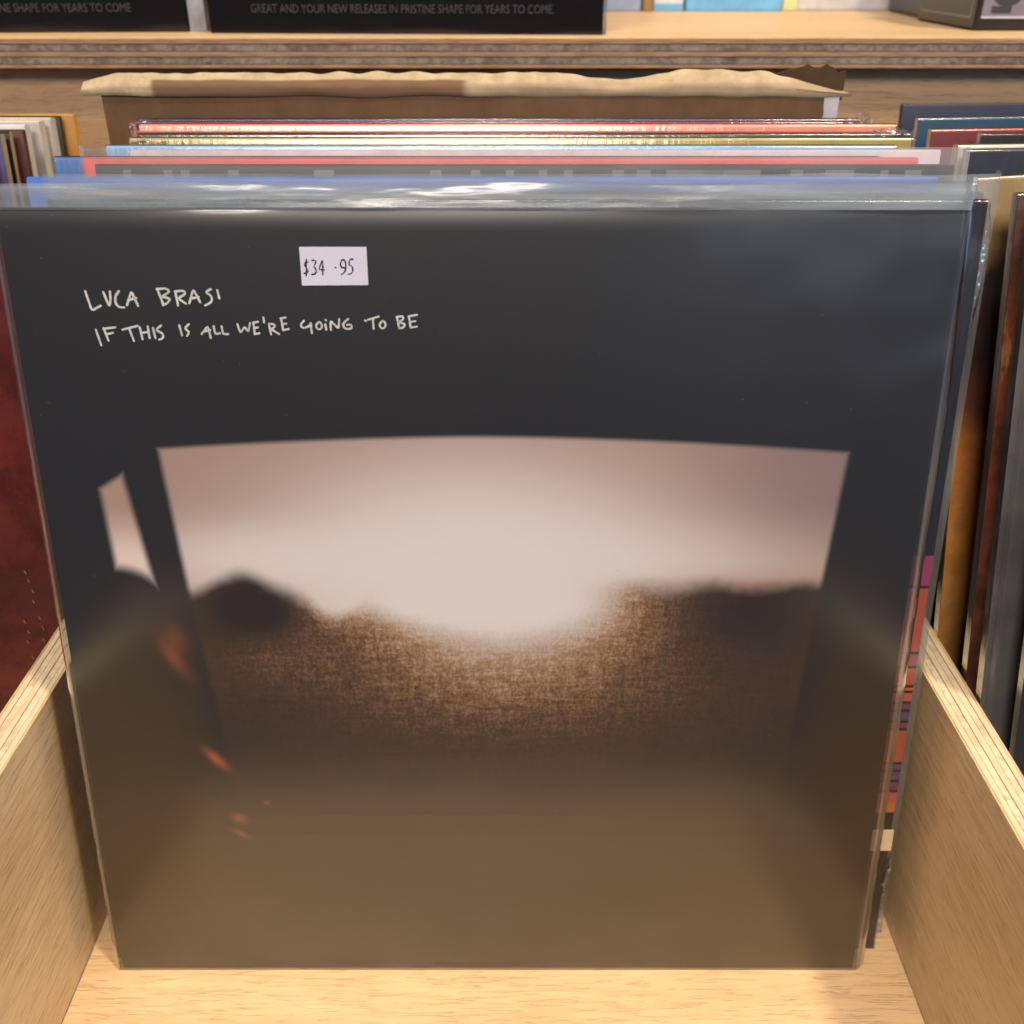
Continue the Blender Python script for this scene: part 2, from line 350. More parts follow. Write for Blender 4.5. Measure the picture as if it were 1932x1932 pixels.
def slab_data(w, h, t, warp, nx=28, nz=14, z0=0., y0=0., closed_top=True, jag=None, round_=True, offx=0.):
    """thin upright panel w wide, h high, t thick with a warped face; front at y0"""
    prof = []
    for k in range(nz+1): prof.append((0., z0+h*k/nz, k/nz))
    r = min(t*.45, 1.2)
    if round_:
        prof[-1] = (0, z0+h-r, 1); prof.append((r*.35, z0+h-r*.3, 1)); prof.append((r, z0+h, 1)); prof.append((t-r, z0+h, 1)); prof.append((t-r*.35, z0+h-r*.3, 1)); last = (t, z0+h-r, 1)
    else: last = (t, z0+h, 1)
    prof.append(last)
    for k in range(nz-1, -1, -1): prof.append((t, z0+h*k/nz, k/nz))
    m = len(prof); vs, fs = [], []
    for i in range(nx+1):
        x = -w/2+w*i/nx+offx
        for (y, z, kk) in prof:
            zz = z + (jag(x) if (jag and z > z0+h-3) else 0)
            vs.append((x, y0+y+warp(x, zz), zz))
    for i in range(nx):
        for j in range(m-1):
            if not closed_top and prof[j][1] > z0+h-r-.01 and prof[j+1][1] > z0+h-r-.01: continue
            a = i*m+j; fs.append([a, a+m, a+m+1, a+1])
        fs.append([i*m+m-1, (i+1)*m+m-1, (i+1)*m, i*m])
    # end caps as strips
    half = m//2
    for i, fl in ((0, 1), (nx, 0)):
        for j in range(half):
            a, b_ = i*m+j, i*m+m-1-j
            if b_-1 <= a+1-1: break
            if a+1 >= b_-1+1: break
            q = [a, a+1, b_-1, b_] if a+1 != b_-1 else [a, a+1, b_]
            fs.append(q[::-1] if fl else q)
    return vs, fs

def make_warp(seed, amp=.8, freq=.006):
    def f(x, z): return amp*noise.noise(Vector((x*freq+seed*3.1, z*freq*.8, seed*1.7)))*min(1, z/80)
    return f

def crumple(parent, x, z, y, w, h, seed, n=9):
    """tuft of crumpled film at a corner"""
    rr = random.Random(seed); vs, fs = [], []
    for i in range(n+1):
        for j in range(n+1):
            u, v = i/n, j/n
            q = noise.noise(Vector((u*4.3+seed, v*4.1, .5)))*3.2 + noise.noise(Vector((u*11+seed, v*9, 2.5)))*1.6
            e = noise.noise(Vector((u*6+seed*2, v*6, 7.7)))*2.6
            vs.append((x+(u-.5)*w+e*.6, y+q, z+(v-.5)*h+e+ (1-abs(2*u-1))*h*.2))
    for i in range(n):
        for j in range(n):
            a = i*(n+1)+j; fs.append([a, a+n+1, a+n+2, a+1])
    return mesh_obj('crumpled_film', vs, fs, M['crumple'], parent, True, 60)

_pm = {}
def colour(name, c, rough=.4, **k):
    if name not in _pm: _pm[name] = plain(name, c, rough, **k)
    return _pm[name]

def record(label, xc, ytop, ybot, w, t, mat, wrap=None, roll=0., seed=1, amp=.8, group=None, edge=None, size=None, z0=.4, ztop=None):
    """a record in its cover; ytop / ybot are where the front face is at its top and at the bin floor"""
    h = size or w
    if ztop: h = math.hypot(ztop, ytop-ybot)-z0
    lean = math.asin(max(-.5, min(.5, (ytop-ybot)/h)))
    r = thing('vinyl_record', label, 'record', (xc, ybot, 0), (-lean, roll, 0), group)
    wf = make_warp(seed, amp)
    v, f = slab_data(w, h, t, wf, z0=z0)
    if edge:
        m = [mat, edge]; o = mesh_obj('cover', v, f, mat, r, True, 35, m)
        for p in o.data.polygons:
            if p.normal.z > .5 or abs(p.normal.x) > .8: p.material_index = 1
    else: mesh_obj('cover', v, f, mat, r)
    if wrap == 'shrink':
        ph = seed*2.3
        v, f = slab_data(w+.9, h+.5, t+.9, lambda x, z: wf(x, z)+.18*noise.noise(Vector((x*.09+ph, z*.05, 3))), nx=60, nz=16, y0=-.45, z0=z0-.1)
        mesh_obj('shrink_wrap', v, f, M['wrap'], r, True, 60)
    elif wrap == 'sleeve':
        ph = seed*1.3
        jag = lambda x: .7*noise.noise(Vector((x*.03+ph, 1, 2)))
        v, f = slab_data(w+9, h+7, t+1.6, lambda x, z: wf(x, z)+(.9*noise.noise(Vector((x*.022+ph, z*.01, 5))) if z > h-20 else .15), nx=70, nz=30, y0=-.8, closed_top=False, jag=jag, z0=z0-.1, round_=True)
        mesh_obj('plastic_sleeve', v, f, M['loose'], r, True, 60)
    return r

# ------------------------------------------------------------------ the bin fixture
BX0, BX1, BH, BT = -185., 169.8, 124., 15.
YB, YF = 312., -173.
rack = thing('record_bin', 'open birch plywood record bin with low divider boards and a shelf across the back', 'record rack', (0, 0, 0))
def floor_board(x0, x1):
    box('floor_board', (x0, x1, YF, YB, -12, 0), M['floor'], rack)
floor_board(BX0, BX1)
floor_board(BX0-BT-360, BX0-BT); floor_board(BX1+BT, BX1+BT+360)
def side_board(x0):
    """upright divider: two face veneers and the plies between"""
    p = box('divider_board', (x0, x0+.9, YF, YB-.5, 0.05, BH), M['side'], rack, .1)
    q = box('face_veneer', (x0+BT-.9, x0+BT, YF, YB-.5, 0.05, BH), M['side'], p, .1)
    tk = [(0.9, 3.4), (3.4, 6.2), (6.2, 8.9), (8.9, 11.7), (11.7, BT-.9)]
    for i, (a, b) in enumerate(tk):
        box('ply', (x0+a+.12, x0+b-.12, YF+.2, YB-.6, 0.1, BH+(.12 if i % 2 == 0 else -.10)), M['plyA_y' if i % 2 == 0 else 'plyB_y'], p, .18)
side_board(BX0-BT); side_board(BX1)
side_board(BX0-2*BT-360); side_board(BX1+BT+360)
# front edge strip of the bin
box('front_edge', (BX0-2*BT-360, BX1+2*BT+360, YF-15, YF-.3, -12, -.5), M['side'], rack)
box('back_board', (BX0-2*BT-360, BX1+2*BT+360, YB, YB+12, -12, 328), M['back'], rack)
SZ = 343.6; ST = 15.1; SY = 300.
SX0, SX1 = -575., 560.
shelf = box('shelf_board', (SX0, SX1, SY, 560, SZ-.9, SZ), M['top'], rack, .15)
zz = SZ-.9
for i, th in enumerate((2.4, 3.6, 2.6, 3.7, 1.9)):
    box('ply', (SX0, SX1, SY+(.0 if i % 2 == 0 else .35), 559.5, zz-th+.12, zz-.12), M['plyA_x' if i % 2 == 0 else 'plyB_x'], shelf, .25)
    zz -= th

# ------------------------------------------------------------------ front record
LEAN = R(9.7)
fr = thing('vinyl_record', 'front record in a clear sleeve, dark cover with handwritten white title and a price sticker', 'record', (-10.5, 0, 0), (-LEAN, 0, 0))
fw = make_warp(11, .5, .004)
v, f = slab_data(315, 314.2, 3.6, fw, nx=40, nz=40, z0=1.1)
mesh_obj('cover', v, f, M['art'], fr)
DX = 10.5                                # strokes were measured from the camera's centre line
def stroke_mesh(name, strokes, width, mat, parent, y, dx=DX, jitter=.08):
    vs, fs = [], []
    rr = random.Random(3)
    for st in strokes:
        pts = [Vector((p[0]+dx, p[1])) for p in st]
        # resample with a light corner rounding
        res = []
        for a, b in zip(pts[:-1], pts[1:]):
            n = max(2, int((b-a).length/.7))
            for k in range(n): res.append(a.lerp(b, k/n))
        res.append(pts[-1])
        sm = [res[0]]+[(res[k-1]+res[k]*2+res[k+1])/4 for k in range(1, len(res)-1)]+[res[-1]]
        # ribbon with round ends, as a fan of octagons and quads joined in one outline strip
        L = len(sm); base = len(vs)
        for k, p in enumerate(sm):
            d = (sm[min(k+1, L-1)]-sm[max(k-1, 0)]).normalized()
            nn = Vector((-d.y, d.x)); wv = width/2*(1+rr.uniform(-jitter, jitter)*2)
            for s_ in (1, -1):
                q = p+nn*wv*s_
                vs.append((q.x, y+fw(q.x, q.y), q.y))
        for k in range(L-1):
            a = base+2*k; fs.append([a, a+2, a+3, a+1])
        for p, s_ in ((sm[0], 0), (sm[-1], 1)):
            b2 = len(vs)
            for k in range(8):
                q = p+Vector((cos(k*pi/4), sin(k*pi/4)))*width/2
                vs.append((q.x, y-.005+fw(q.x, q.y), q.y))
            fs.append([b2+k for k in range(8)])
    # give the print a little thickness
    n = len(vs); allv = vs+[(a, b+.05, c) for a, b, c in vs]
    return mesh_obj(name, allv, fs+[[i+n for i in q[::-1]] for q in fs], mat, parent, False)
stroke_mesh('handwritten_title', TITLE, .76, M['ink'], fr, -.10)
stroke_mesh('handwritten_title', LINE2, .70, M['ink'], fr, -.10)
# outer sleeve of clear film: front and back sheets open at the top
def sleeve_wave(x, z):
    k = fw(x, z)
    k += -.18 + .10*noise.noise(Vector((x*.008+4, z*.007, 2)))
    tr_ = max(0, (x-60)/100)*max(0, (z-170)/150)
    k -= tr_*1.3*(.5+noise.noise(Vector((x*.03+8, z*.018, 6)))) + tr_*.5*noise.noise(Vector((x*.02+z*.05, z*.02-x*.05, 3)))
    t2 = max(0, (x-40)/110)*max(0, (120-z)/120)*min(1, z/12)
    k -= t2*1.2*(.5+noise.noise(Vector((x*.026+z*.012, z*.03-x*.01, 12))))
    k -= .05*math.exp(-((z-79.5+.004*x)/1.3)**2)*(1 if abs(x+17) < 60 else .35)
    k -= .04*math.exp(-((z-70.5-.004*x)/1.4)**2)
    if z > 314: k += .8*noise.noise(Vector((x*.02, z*.03, 9)))
    return k
def sheet(name, x0, x1, z0, z1, yf, nx, nz, mat, parent, zs=None):
    vs, fs = [], []
    zz = zs or [z0+(z1-z0)*j/nz for j in range(nz+1)]
    for i in range(nx+1):
        x = x0+(x1-x0)*i/nx
        for z in zz: vs.append((x, yf(x, z), z+(1.1*noise.noise(Vector((x*.016, .5, z0*.01)))+.35*noise.noise(Vector((x*.09, 2.5, z0*.01))) if z > 321.5 else 0)))
    m = len(zz)
    for i in range(nx):
        for j in range(m-1):
            a = i*m+j; fs.append([a, a+m, a+m+1, a+1])
    return mesh_obj(name, vs, fs, mat, parent, True, 80)
sl = sheet('plastic_sleeve', -159.4, 159.4, .1, 314.6, sleeve_wave, 90, 0, M['film'], fr, zs=[.1+314.5*j/260 for j in range(261)])
def lip_wave(s):
    return lambda x, z: sleeve_wave(x, 313.8) - (.25 if s < 0 else 0) + s*(z-314.5)*.16 + .9*noise.noise(Vector((x*.018+s, z*.06, 4+s)))*(z-314)/8 + .7*noise.noise(Vector((x*.03+s*5, z*.35, 8)))*min(1, max(0, (z-314.6)/2)) + (0 if s < 0 else 4.6)
sheet('sleeve_lip', -163.2, 159.4, 314.6, 323.4, lip_wave(-1), 120, 10, M['filmlip'], fr)
sheet('sleeve_lip', -163.2, 159.4, 306, 322.2, lip_wave(1), 120, 12, M['filmlip'], fr)
# welded side seams, slightly ragged, and the loose bottom fold
def seam(x, s):
    vs, fs = [], []
    N = 160
    for j in range(N+1):
        z = 322.5*j/N
        rag = .25*noise.noise(Vector((z*.12, s*3, 1)))+.12*noise.noise(Vector((z*.5, s*3, 1)))
        wd = 2.6+rag+((1.9+1.3*max(0, (z-200)/120)) if s > 0 else 0)
        if s > 0: prof = [(0, -.25), (wd*.15, .0), (wd*.4, .5), (wd*.85, 1.9), (wd, 2.9), (wd*.7, 4.2)]
        else: prof = [(0, -.25), (wd*.35, .1), (wd*.7, .9), (wd, 1.8), (wd*.7, 2.5), (0, 3.9)]
        for (a, b) in prof: vs.append((x+s*a, b+fw(x, z)+(6*max(0, (z-205)/118)**2*(a/max(.1, wd)) if s > 0 else 0), z))
    for j in range(N):
        for k in range(5):
            a = j*6+k; fs.append([a, a+1, a+7, a+6] if s > 0 else [a, a+6, a+7, a+1])
    return mesh_obj('sleeve_seam', vs, fs, M['filmedge'], fr, True, 80)
seam(-158.6, -1); seam(158.6, 1)
# price label stuck on the sleeve
pl_ = [(p[0]+DX, p[1]) for p in STICK]
vs = [(x, -.62+fw(x, z), z) for x, z in pl_]+[(x, -.42+fw(x, z), z) for x, z in pl_]
ps = mesh_obj('price_sticker', vs, [[0, 3, 2, 1], [4, 5, 6, 7], [0, 1, 5, 4], [1, 2, 6, 5], [2, 3, 7, 6], [3, 0, 4, 7]], M['label'], fr, False)
stroke_mesh('price_print', PRICE, .46, M['blueink'], ps, -.66, jitter=.2)

# ------------------------------------------------------------------ records behind it in the same bin
dark_edge = colour('dark_card_edge', (.02, .02, .025), .4)
white_edge = colour('white_card_edge', (.75, .74, .74), .5)
G = 'records filed behind the front one'
r2 = record('record with red, orange and violet striped cover showing at the right of the front one', 1.9, 64.0, 10.7, 315, 3.4, M['stripes'], 'shrink', 0, 21, .3)
# torn film on its right edge and the small beige label
box('genre_label', (146.5, 158.4, -.75, -.5, 52.6, 63.2), colour('beige_label', (.62, .47, .29), .6), r2, .05)

tv, tf = [], []
for j in range(40):
    z = 315.3-j*1.4; q = (315.3-z)/18.; w = (1.0+2.2*q if q < 1 else 3.2*max(0, 1-(q-1)/2.0)) + .35*noise.noise(Vector((z*.3, 0, 4)))
    tv += [(157.6, -.3, z), (157.9+w*.5, .2+.4*noise.noise(Vector((z*.2, 1, 1))), z), (158.0+w, 1.4, z)]
for j in range(39):
    for k in (0, 1): a = 3*j+k; tf.append([a, a+3, a+4, a+1])
mesh_obj('torn_film', tv, tf, M['crumple'], r2, True, 70)
crumple(r2, 158.3, 36, .4, 2.2, 22, 9, 8)
record('plain grey cover in a loose sleeve directly behind the striped cover', 3.5, 71.5, 19, 315, 3, colour('grey_card', (.16, .17, .18)), 'sleeve', 0, 31, 1.0, ztop=312)
record('royal blue cover, first coloured edge above the front sleeve', -10.3, 80.0, 29, 316, 3.0, colour('royal_blue_card', (.02, .10, .42), .4), None, 0, 22, 1.6, edge=colour('blue_card_edge', (.04, .16, .62), .45), ztop=315.3)
record('grey cover in a clear sleeve with small light blocks printed along its top', 4.7, 104.5, 58, 316.5, 3, M['blocks'], 'sleeve', 0, 23, .7, ztop=315.1)
record('bright red cover whose left end sticks out over the charcoal one', -4.2, 117.0, 74, 316.7, 4.5, colour('bright_red_card', (.62, .055, .04), .4), None, 0, 24, 1.2, ztop=315.2)
record('mid blue cover reaching farthest left in the bin', -17.5, 122.8, 80, 317.4, 2.8, colour('mid_blue_card', (.05, .17, .47), .35), 'shrink', 0, 25, .8, ztop=314.4)
record('pale lilac cover just behind the bright red one', 9.1, 129.5, 88, 316, 3.6, colour('lilac_card', (.56, .46, .52), .5), None, 0, 26, .7, ztop=316.0)
record('sky blue glossy cover with a crumpled wrap at its left end', -4.6, 140.5, 101, 314.8, 7, colour('sky_blue_card', (.24, .47, .86), .3), 'shrink', 0, 27, .6, ztop=315.6)
y1 = record('olive yellow cover, thin edge behind the sky blue one', 3.5, 150.5, 113, 318.5, 2.8, colour('olive_yellow_card', (.42, .34, .10), .5), 'shrink', 0, 28, .5, ztop=317)
y2 = record('black cover in pale shrink wrap between the yellow and the coral one', 4.7, 157.0, 121, 319.0, 3.6, colour('black_card', (.03, .03, .028), .4), 'shrink', 0, 29, .5, ztop=317.7)
record('brick red cover beneath the salmon edge', 1.8, 163.5, 129, 319.4, 3.0, colour('brick_red_card', (.40, .09, .045), .45), None, 0, 32, 1.4, ztop=317.6)
record('coral cover with a rounded right corner', 2.2, 170.0, 136, 320.0, 7.5, colour('coral_card', (.80, .33, .24), .4), 'shrink', 0, 30, .5, ztop=319.3)
y3 = record('crimson cover near the back of the bin', -7.2, 184.0, 152, 318.6, 3.2, colour('crimson_card', (.34, .02, .055), .4), 'shrink', 0, 33, .4, ztop=318.4)
record('navy cover at the very back, against the cardboard', -6.2, 190.5, 159, 317.6, 3.4, colour('navy_card', (.05, .045, .16), .4), 'shrink', 0, 34, .4, ztop=318.7)
for p, x, z, w, h, s_ in ((y1, -152, 314, 16, 7, 1), (y1, -140, 313, 12, 6, 2), (y2, -158, 315, 9, 7, 3), (y2, 150, 317, 14, 7, 4), (y2, 158, 314, 8, 10, 6), (y3, -152, 317, 14, 6, 7), (y3, 158, 317, 13, 9, 8), (r2, 0, 0, 0, 0, 0)):
    if w: crumple(p, x, z, -.8, w, h, s_)

# ------------------------------------------------------------------ torn cardboard behind the records
cb = thing('cardboard_mailer', 'torn brown cardboard sheet standing behind the records, ragged pale upper edge', 'cardboard', (-20.5, 205, 0), (0, 0, 0))
kb = kraft('brown_kraft_shaded', (.135, .075, .042))  # darker than plain kraft: weaker light at the back put into the colour
def liner():
    t = NT('torn_kraft_liner'); n = t.noise(90, 4, .7)
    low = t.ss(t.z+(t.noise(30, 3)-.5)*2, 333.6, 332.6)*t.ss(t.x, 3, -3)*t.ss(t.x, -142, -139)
    grey = t.ss(t.z+(t.noise(14, 3)-.5)*5, 332.5, 331)*t.ss(t.x, -2, 3)
    c = t.mix(t.ss(n, .3, .7), (.36, .28, .17), (.50, .40, .26))
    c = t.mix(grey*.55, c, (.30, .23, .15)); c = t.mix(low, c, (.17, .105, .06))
    return t.base(c, .9, .2, t.bump(n, .5, .0005))
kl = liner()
v, f = slab_data(329, 326.5, 3.5, make_warp(44, 1.6, .004), nx=180, nz=8, jag=lambda x: .7*abs(sin(x*.55+noise.noise(Vector((x*.03, 0, 0)))*3))+1.4*noise.noise(Vector((x*.02, 3, 0))), round_=False)
mesh_obj('panel', v, f, kb, cb)
def flap():
    vs, fs = [], []; N, K = 190, 7
    for side in (0, 1):
        for i in range(N+1):
            u = i/N; x = -172+342*u
            up = 8.8+1.2*noise.noise(Vector((u*5, .3, 1)))+.9*noise.noise(Vector((u*40, 2, 1)))
            dip = -3.2*math.exp(-((u-.70)/.055)**2)+1.2*math.exp(-((u-.80)/.05)**2)
            up += dip
            if u > .90: up *= max(.12, 1-(u-.90)/.105)
            if u < .045: up *= .55+u/.045*.45
            for k in range(K+1):
                w = k/K
                z = 327.2+up*w + (1.2*noise.noise(Vector((u*12, w, 3))) if k == 0 else 0)*1.0
                curl = (1.5*sin(w*pi)+noise.noise(Vector((u*9, w*2, 5)))*1.3)
                y = -1.4+max(0, w-.45)*6.5-curl*.35+side*.7
                vs.append((x+(3 if u > .97 else 0)*(1-w), y, z-side*.9))
    m = K+1; n = (N+1)*m
    for i in range(N):
        for k in range(K):
            a = i*m+k; fs.append([a, a+m, a+m+1, a+1]); fs.append([a+n, a+1+n, a+m+1+n, a+m+n])
    for i in range(N):
        a = i*m; fs.append([a+n, a+m+n, a+m, a]); a = i*m+K; fs.append([a, a+m, a+m+n, a+n])
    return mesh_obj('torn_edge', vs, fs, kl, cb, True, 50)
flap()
v, f = slab_data(34, 14, 3, lambda x, z: 0, nx=12, nz=2, z0=323.5, jag=lambda x: -2.2*(abs(x-157.) > 10) + .8*sin(x*.7), round_=False, y0=9, offx=155)
mesh_obj('rear_flap', v, f, kraft('dark_kraft', (.07, .04, .022)), cb)
tv, tf = [], []
for j in range(9):
    z = 326-3.6*j; w = 5.5+3*abs(j/8-.2)+.6*noise.noise(Vector((j*.7, 0, 0)))
    tv += [(166.5-w*.9, -.6, z), (166.5+1.2, -.9+.2*(j % 2), z)]
for j in range(8): a = 2*j; tf.append([a, a+1, a+3, a+2])
mesh_obj('tape_strip', tv, tf, colour('grey_tape', (.42, .42, .46), .35), cb)

# ------------------------------------------------------------------ records in the bin on the right
def left_edge_record(label, topx, botx, y0, lean, w, t, mat, wrap, seed, edge=None, h=315, zlift=0., amp=.5):
    roll = math.atan((topx-botx)/h)
    r = record(label, botx+w/2, y0+h*sin(R(lean)), y0, w, t, mat, wrap, roll, seed, amp, edge=edge, size=h, z0=.4+w/2*abs(sin(roll))+zlift)
    return r
left_edge_record('big navy cover standing at the back of the right-hand bin', 204, 207, 246, 6, 315, 4, colour('deep_navy_card', (.016, .022, .05), .4), None, 51)
left_edge_record('teal blue wrapped cover in front of the big navy one in the right bin', 195, 200, 195, 6.5, 315, 3, colour('teal_card', (.02, .09, .17), .35), 'shrink', 52)
rd = left_edge_record('dark red cover with a brighter red top edge in the right bin', 189.5, 194, 160, 7, 315, 3, colour('dark_red_card', (.22, .025, .03), .4), 'shrink', 53, edge=colour('red_card_edge', (.55, .09, .07), .4))
left_edge_record('black wrapped cover just behind the cream one in the right bin', 207, 210, 148, 7, 315, 3, colour('black_gloss_card', (.018, .018, .02), .3), 'shrink', 54)
cr = left_edge_record('cream white cover with crinkled wrap in the right bin', 187.5, 192, 118, 8, 315, 5, colour('cream_card', (.62, .62, .54), .5), 'shrink', 55)
left_edge_record('dark navy cover below the cream one in the right bin', 187.0, 192, 107, 8, 315, 3.2, colour('ink_navy_card', (.022, .03, .06), .35), 'shrink', 56)
ra_m = band_art('dusk_cover_print', [(.0, (.09, .07, .02)), (.30, (.27, .18, .035)), (.42, (.44, .21, .045)), (.58, (.56, .235, .05)), (.72, (.52, .19, .04)), (.765, (.16, .045, .022)), (.82, (.042, .018, .014)), (.93, (.05, .025, .018)), (.955, (.42, .27, .10)), (1, (.5, .34, .15))], .25)
left_edge_record('brown sunset-coloured cover with a tan top corner in a clear sleeve', 173, 193.6, 50, 9.7, 315, 3.4, ra_m, 'shrink', 57, edge=colour('tan_card_edge', (.60, .40, .18), .5))
rb_m = band_art('rust_painting_print', [(.0, (.07, .022, .012)), (.45, (.14, .04, .02)), (.7, (.22, .055, .022)), (.88, (.30, .075, .03)), (.97, (.17, .055, .035)), (1, (.2, .09, .06))], .6, (.55, .27, .10))
left_edge_record('rust brown painted cover with gold flecks, in front of the sunset-coloured one', 175.6, 194.4, 22.6, 9.7, 315, 3.6, rb_m, 'shrink', 58)
left_edge_record('black cover in a cloudy grey sleeve right of the rust one', 178.5, 198.2, 7, 9.7, 312, 3, colour('smoky_black_card', (.045, .045, .045), .35), 'sleeve', 59)
left_edge_record('black gloss cover at the far right edge of the photo', 184, 203, -6, 9.7, 312, 3, colour('gloss_black_card', (.014, .014, .016), .25), 'shrink', 60)

# ------------------------------------------------------------------ records in the bin on the left
def right_edge_record(label, topx, ytop, w, t, mat, wrap, seed, edge=None, h=312, lean=7.):
    return record(label, topx-w/2, ytop, ytop-h*sin(R(lean)), w, t, mat, wrap, 0., seed, .4, edge=edge, size=h, z0=.4)
right_edge_record('ochre yellow cover at the back of the left bin', -225.5, 268, 315, 5, colour('ochre_card', (.32, .15, .03), .4), None, 71, edge=colour('ochre_edge', (.75, .42, .05), .5))
right_edge_record('black cover before the ochre one in the left bin', -230.5, 263, 315, 3, colour('matt_black_card', (.012, .012, .014), .5), None, 72)
right_edge_record('warm grey cover with a cream top, last of the pale ones in the left bin', -232.5, 256, 315, 7, colour('warm_grey_card', (.40, .35, .33), .5), None, 73, edge=white_edge)
right_edge_record('mid grey cover with a cream top in the left bin', -233.5, 245, 315, 7, colour('mid_grey_card', (.36, .33, .33), .5), None, 74, edge=white_edge)
right_edge_record('pale grey cover with a cream top, foremost of the pale ones in the left bin', -235.5, 233, 315, 6, colour('pale_grey_card', (.50, .49, .53), .5), None, 75, edge=white_edge)
right_edge_record('dark maroon cover in the left bin', -230.5, 219, 313, 3.5, colour('maroon_card', (.07, .022, .02), .4), None, 76)
right_edge_record('black cover before the maroon one in the left bin', -233.5, 211, 312, 2.5, colour('matt_black_card', (.012, .012, .014), .5), 'shrink', 77)
right_edge_record('violet and green cover in the left bin', -234, 204, 312, 3, colour('violet_card', (.10, .075, .22), .4), 'shrink', 78, edge=colour('leaf_green_edge', (.20, .42, .10), .5))
right_edge_record('dark plum cover cut by the left edge of the photo', -238, 197, 312, 3, colour('plum_card', (.07, .05, .11), .4), 'shrink', 79)
lr_m = band_art('red_velvet_print', [(0, (.11, .014, .012)), (.25, (.13, .016, .012)), (.45, (.06, .012, .010)), (.6, (.12, .014, .012)), (.85, (.09, .010, .010)), (1, (.04, .01, .01))], .7, None)
lr = record('dark red mottled cover with small gold stitches, foremost in the left bin', -201.5-157.5, 118, 66, 315, 3.6, lr_m, None, R(.6), 80, .4, z0=2.2)
gs = []
for (px, pz) in [(-14, 150), (-13.2, 146), (-12, 141), (-12.5, 136), (-11, 128), (-10.2, 123), (-10.8, 117), (-9.5, 112), (-18, 126), (-17, 121), (-18, 116), (-17, 108), (-16.5, 103)]:
    gs.append([(px+157.5, pz), (px+157.5+.5, pz-1.7)])
def flat_strokes(name, strokes, width, mat, parent, y):
    vs, fs = [], []
    for (a, b) in strokes:
        a, b = Vector(a), Vector(b); d = (b-a).normalized(); n = Vector((-d.y, d.x))*width/2; k = len(vs)
        for q in (a+n, b+n, b-n, a-n): vs.append((q.x, y, q.y))
        for q in (a+n, b+n, b-n, a-n): vs.append((q.x, y+.3, q.y))
        fs += [[k, k+1, k+2, k+3], [k+7, k+6, k+5, k+4], [k, k+4, k+5, k+1], [k+1, k+5, k+6, k+2], [k+2, k+6, k+7, k+3], [k+3, k+7, k+4, k]]
    return mesh_obj(name, vs, fs, mat, parent, False)
flat_strokes('gold_stitches', gs, .7, colour('gold_thread', (.17, .085, .03), .5), lr, -.45)

# ------------------------------------------------------------------ boxes on the shelf
blk = plain('glossy_black_wrap', (.006, .005, .006), .16, .4, .1, 40)
pinkgrey = plain('grey_print', (.05, .042, .055), .5, .3)
clear_seam = plain('silver_film_edge', (.40, .42, .48), .3, .5, .5, 25)
def text_mesh(body, width, height, mat, parent, loc, name='printed_text'):
    cu = bpy.data.curves.new('t', 'FONT'); cu.body = body; cu.size = 1; cu.align_x = 'LEFT'; cu.resolution_u = 3
    to = bpy.data.objects.new('t', cu); COL.objects.link(to)
    bpy.context.view_layer.update()
    me = bpy.data.meshes.new_from_object(to.evaluated_get(bpy.context.evaluated_depsgraph_get()))
    bpy.data.objects.remove(to)
    xs = [v.co.x for v in me.vertices]; ys = [v.co.y for v in me.vertices]
    sx = width/(max(xs)-min(xs)); sy = height/(max(ys)-min(ys)); x0, y0 = min(xs), min(ys)
    for v in me.vertices: v.co = ((loc[0]+(v.co.x-x0)*sx)*MM, loc[1]*MM, (loc[2]+(v.co.y-y0)*sy)*MM)
    me.name = name; me.materials.clear(); me.materials.append(mat)
    o = bpy.data.objects.new(name, me); COL.objects.link(o); o.parent = parent
    return o
SENT = 'GREAT AND YOUR NEW RELEASES IN PRISTINE SHAPE FOR YEARS TO COME'
def sleeve_pack(label, x1, y, w, rz, dot, seam_w, tx, tl):
    """black printed pack; x1,y: its front right lower corner"""
    t = thing('sleeve_pack', label, 'box', (x1, y, SZ+.1), (0, 0, rz))
    v, f = slab_data(w, 118, 46, lambda x, z: .7*noise.noise(Vector((x*.03+x1, z*.05, 1)))*min(1, z/10), nx=46, nz=16, offx=-w/2)
    mesh_obj('pack', v, f, blk, t)
    text_mesh(SENT+dot, tl, 4.2, pinkgrey, t, (tx, -.9, 10.2))
    return t
p2 = sleeve_pack('wide black pack with grey lettering standing at the middle of the shelf', 48.4, 315, 214, R(-3.5), '.', 0, -190, 164)
p1 = sleeve_pack('black pack with grey lettering, left of the wide one and cut by the photo', -180.5, 338, 214, R(4), '', 0, -196, 167)
v, f = slab_data(9, 118, 40, lambda x, z: 1.3*noise.noise(Vector((x*.1, z*.07, 1))), nx=6, nz=16, offx=5.2, y0=3)
mesh_obj('film_end', v, f, clear_seam, p1)
v, f = slab_data(1.6, 117, 40, lambda x, z: .5*noise.noise(Vector((x*.1, z*.07, 1))), nx=2, nz=16, offx=1.2, y0=1)
mesh_obj('film_end', v, f, M['filmedge'], p2)
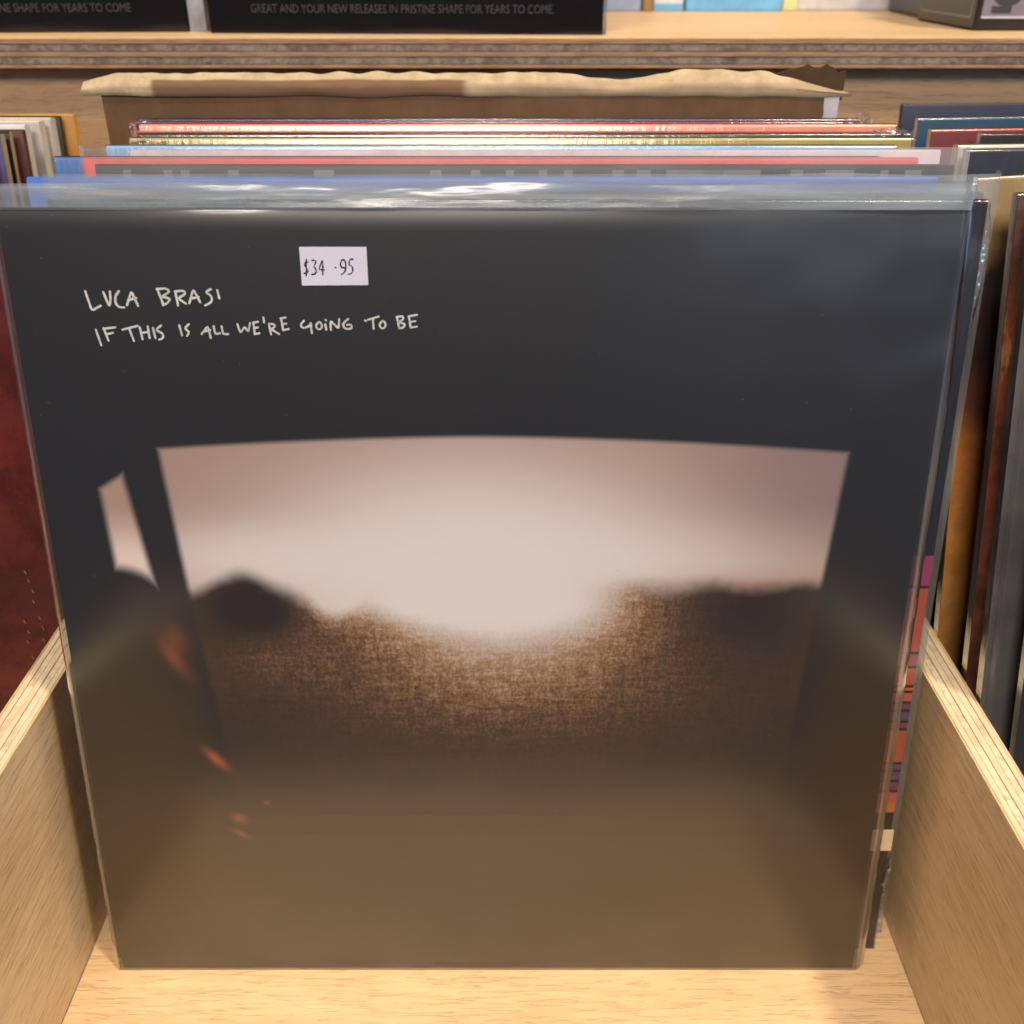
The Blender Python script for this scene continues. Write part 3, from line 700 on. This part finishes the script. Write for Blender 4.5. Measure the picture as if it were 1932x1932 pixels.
# pale things out of focus at the back of the shelf
def simple_box(name, label, cat, x0, x1, y, d, h, mat, band=None, lid=None, rz=0.):
    t = thing(name, label, cat, ((x0+x1)/2, y, SZ+.1), (0, 0, rz)); w = x1-x0
    box('carton', (-w/2, w/2, 0, d, 0, h), mat, t, .8)
    if band: box('printed_band', (-w/2+.5, w/2-.5, -.4, -.05, band[0], band[1]), band[2], t, .1)
    if lid: box('lid', (-w/2-.6, w/2+.6, -.7, d+.6, h-lid[0], h+.6), lid[1], t, .5)
    return t
pb = colour('powder_blue_card', (.27, .36, .55), .5); wb = colour('bluish_white_card', (.60, .66, .80), .5)
simple_box('card_box', 'powder blue box behind the wide black pack at the back of the shelf', 'box', 60, 95.5, 548, 60, 70, pb, (9, 40, colour('slate_blue_card', (.14, .22, .40), .5)), (12, wb))
simple_box('wooden_post', 'short brown wooden post between the pale boxes on the shelf', 'post', 96.5, 103.5, 545, 12, 95, colour('brown_wood', (.30, .18, .08), .5), None, (6, colour('brown_wood', (.30, .18, .08), .5)))
simple_box('card_box', 'bluish white box right of the wooden post on the shelf', 'box', 105, 127, 550, 50, 80, wb, (0.6, 5, colour('azure_card', (.14, .42, .78), .5)), (10, pb))
simple_box('card_box', 'bright azure box with a white upper part on the shelf', 'box', 129, 200, 550, 60, 66, colour('azure_card', (.14, .42, .78), .5), (9.2, 60, colour('clean_white_card', (.82, .84, .86), .5)), (5, wb))
simple_box('card_box', 'narrow pale yellow box beside the azure one on the shelf', 'box', 201, 213, 552, 50, 74, colour('pale_yellow_card', (.62, .64, .34), .5), None, (8, wb))
simple_box('card_box', 'light grey box in the blurred row near the black cases', 'box', 214.5, 300, 560, 50, 88, colour('light_grey_card', (.52, .53, .60), .5), None, (14, wb))
# black cases at the right of the shelf
def black_case(label, x, y, w, d, h, rz, print_=False, rim=False):
    t = thing('black_case', label, 'case', (x, y, SZ+.1), (0, 0, rz))
    m = colour('case_black', (.018, .015, .013), .3)
    box('body', (0, w, 0, d, 0, h), m, t, 1.6)
    lm = colour('case_rim_grey', (.26, .22, .20), .4)
    if rim:
        for (a, b, c_, e) in ((6, d-6, 6.0, 7.0), (6, d-6, h-7, h-6)): box('edge_line', (-.35, -.02, a, b, c_, e), lm, t, .1)
        for (a, b) in ((6, 7), (d-7, d-6)): box('edge_line', (-.35, -.02, a, b, 7.05, h-7.05), lm, t, .1)
    if print_:
        pn = box('picture_panel', (3, w-3, -.35, -.02, 7, h-6), colour('mauve_grey_print', (.17, .155, .19), .45), t, .1)
        box('picture_line', (3, w-3, -.55, -.36, 6.3, 7.3), colour('pale_line_print', (.45, .47, .55), .45), pn, .08)
        box('dark_shape', (8, 19, -.7, -.36, 9, 12.5), colour('case_dark_print', (.04, .038, .045), .4), pn, .1)
        vs = [(18+13*0, -.7, 0)]
        for cx, cz, rr_, in ((16, 22, 9.5), (44, 26, 18)):
            vv = [(cx+rr_*cos(k*pi/16), -.7, cz+rr_*sin(k*pi/16)) for k in range(32)]+[(cx+rr_*cos(k*pi/16), -.36, cz+rr_*sin(k*pi/16)) for k in range(32)]
            ff = [list(range(32))]+[[k, (k+1) % 32, 32+(k+1) % 32, 32+k] for k in range(32)]
            mesh_obj('dark_disc', vv, ff, colour('case_dark_print', (.04, .038, .045), .4), pn, False)
    return t
black_case('black case with a grey picture panel at the front right of the shelf', 260, 346, 120, 95, 70, R(-1), True, True)
black_case('plain dark case standing behind the one with the picture panel', 273, 452, 110, 95, 66, R(-3))
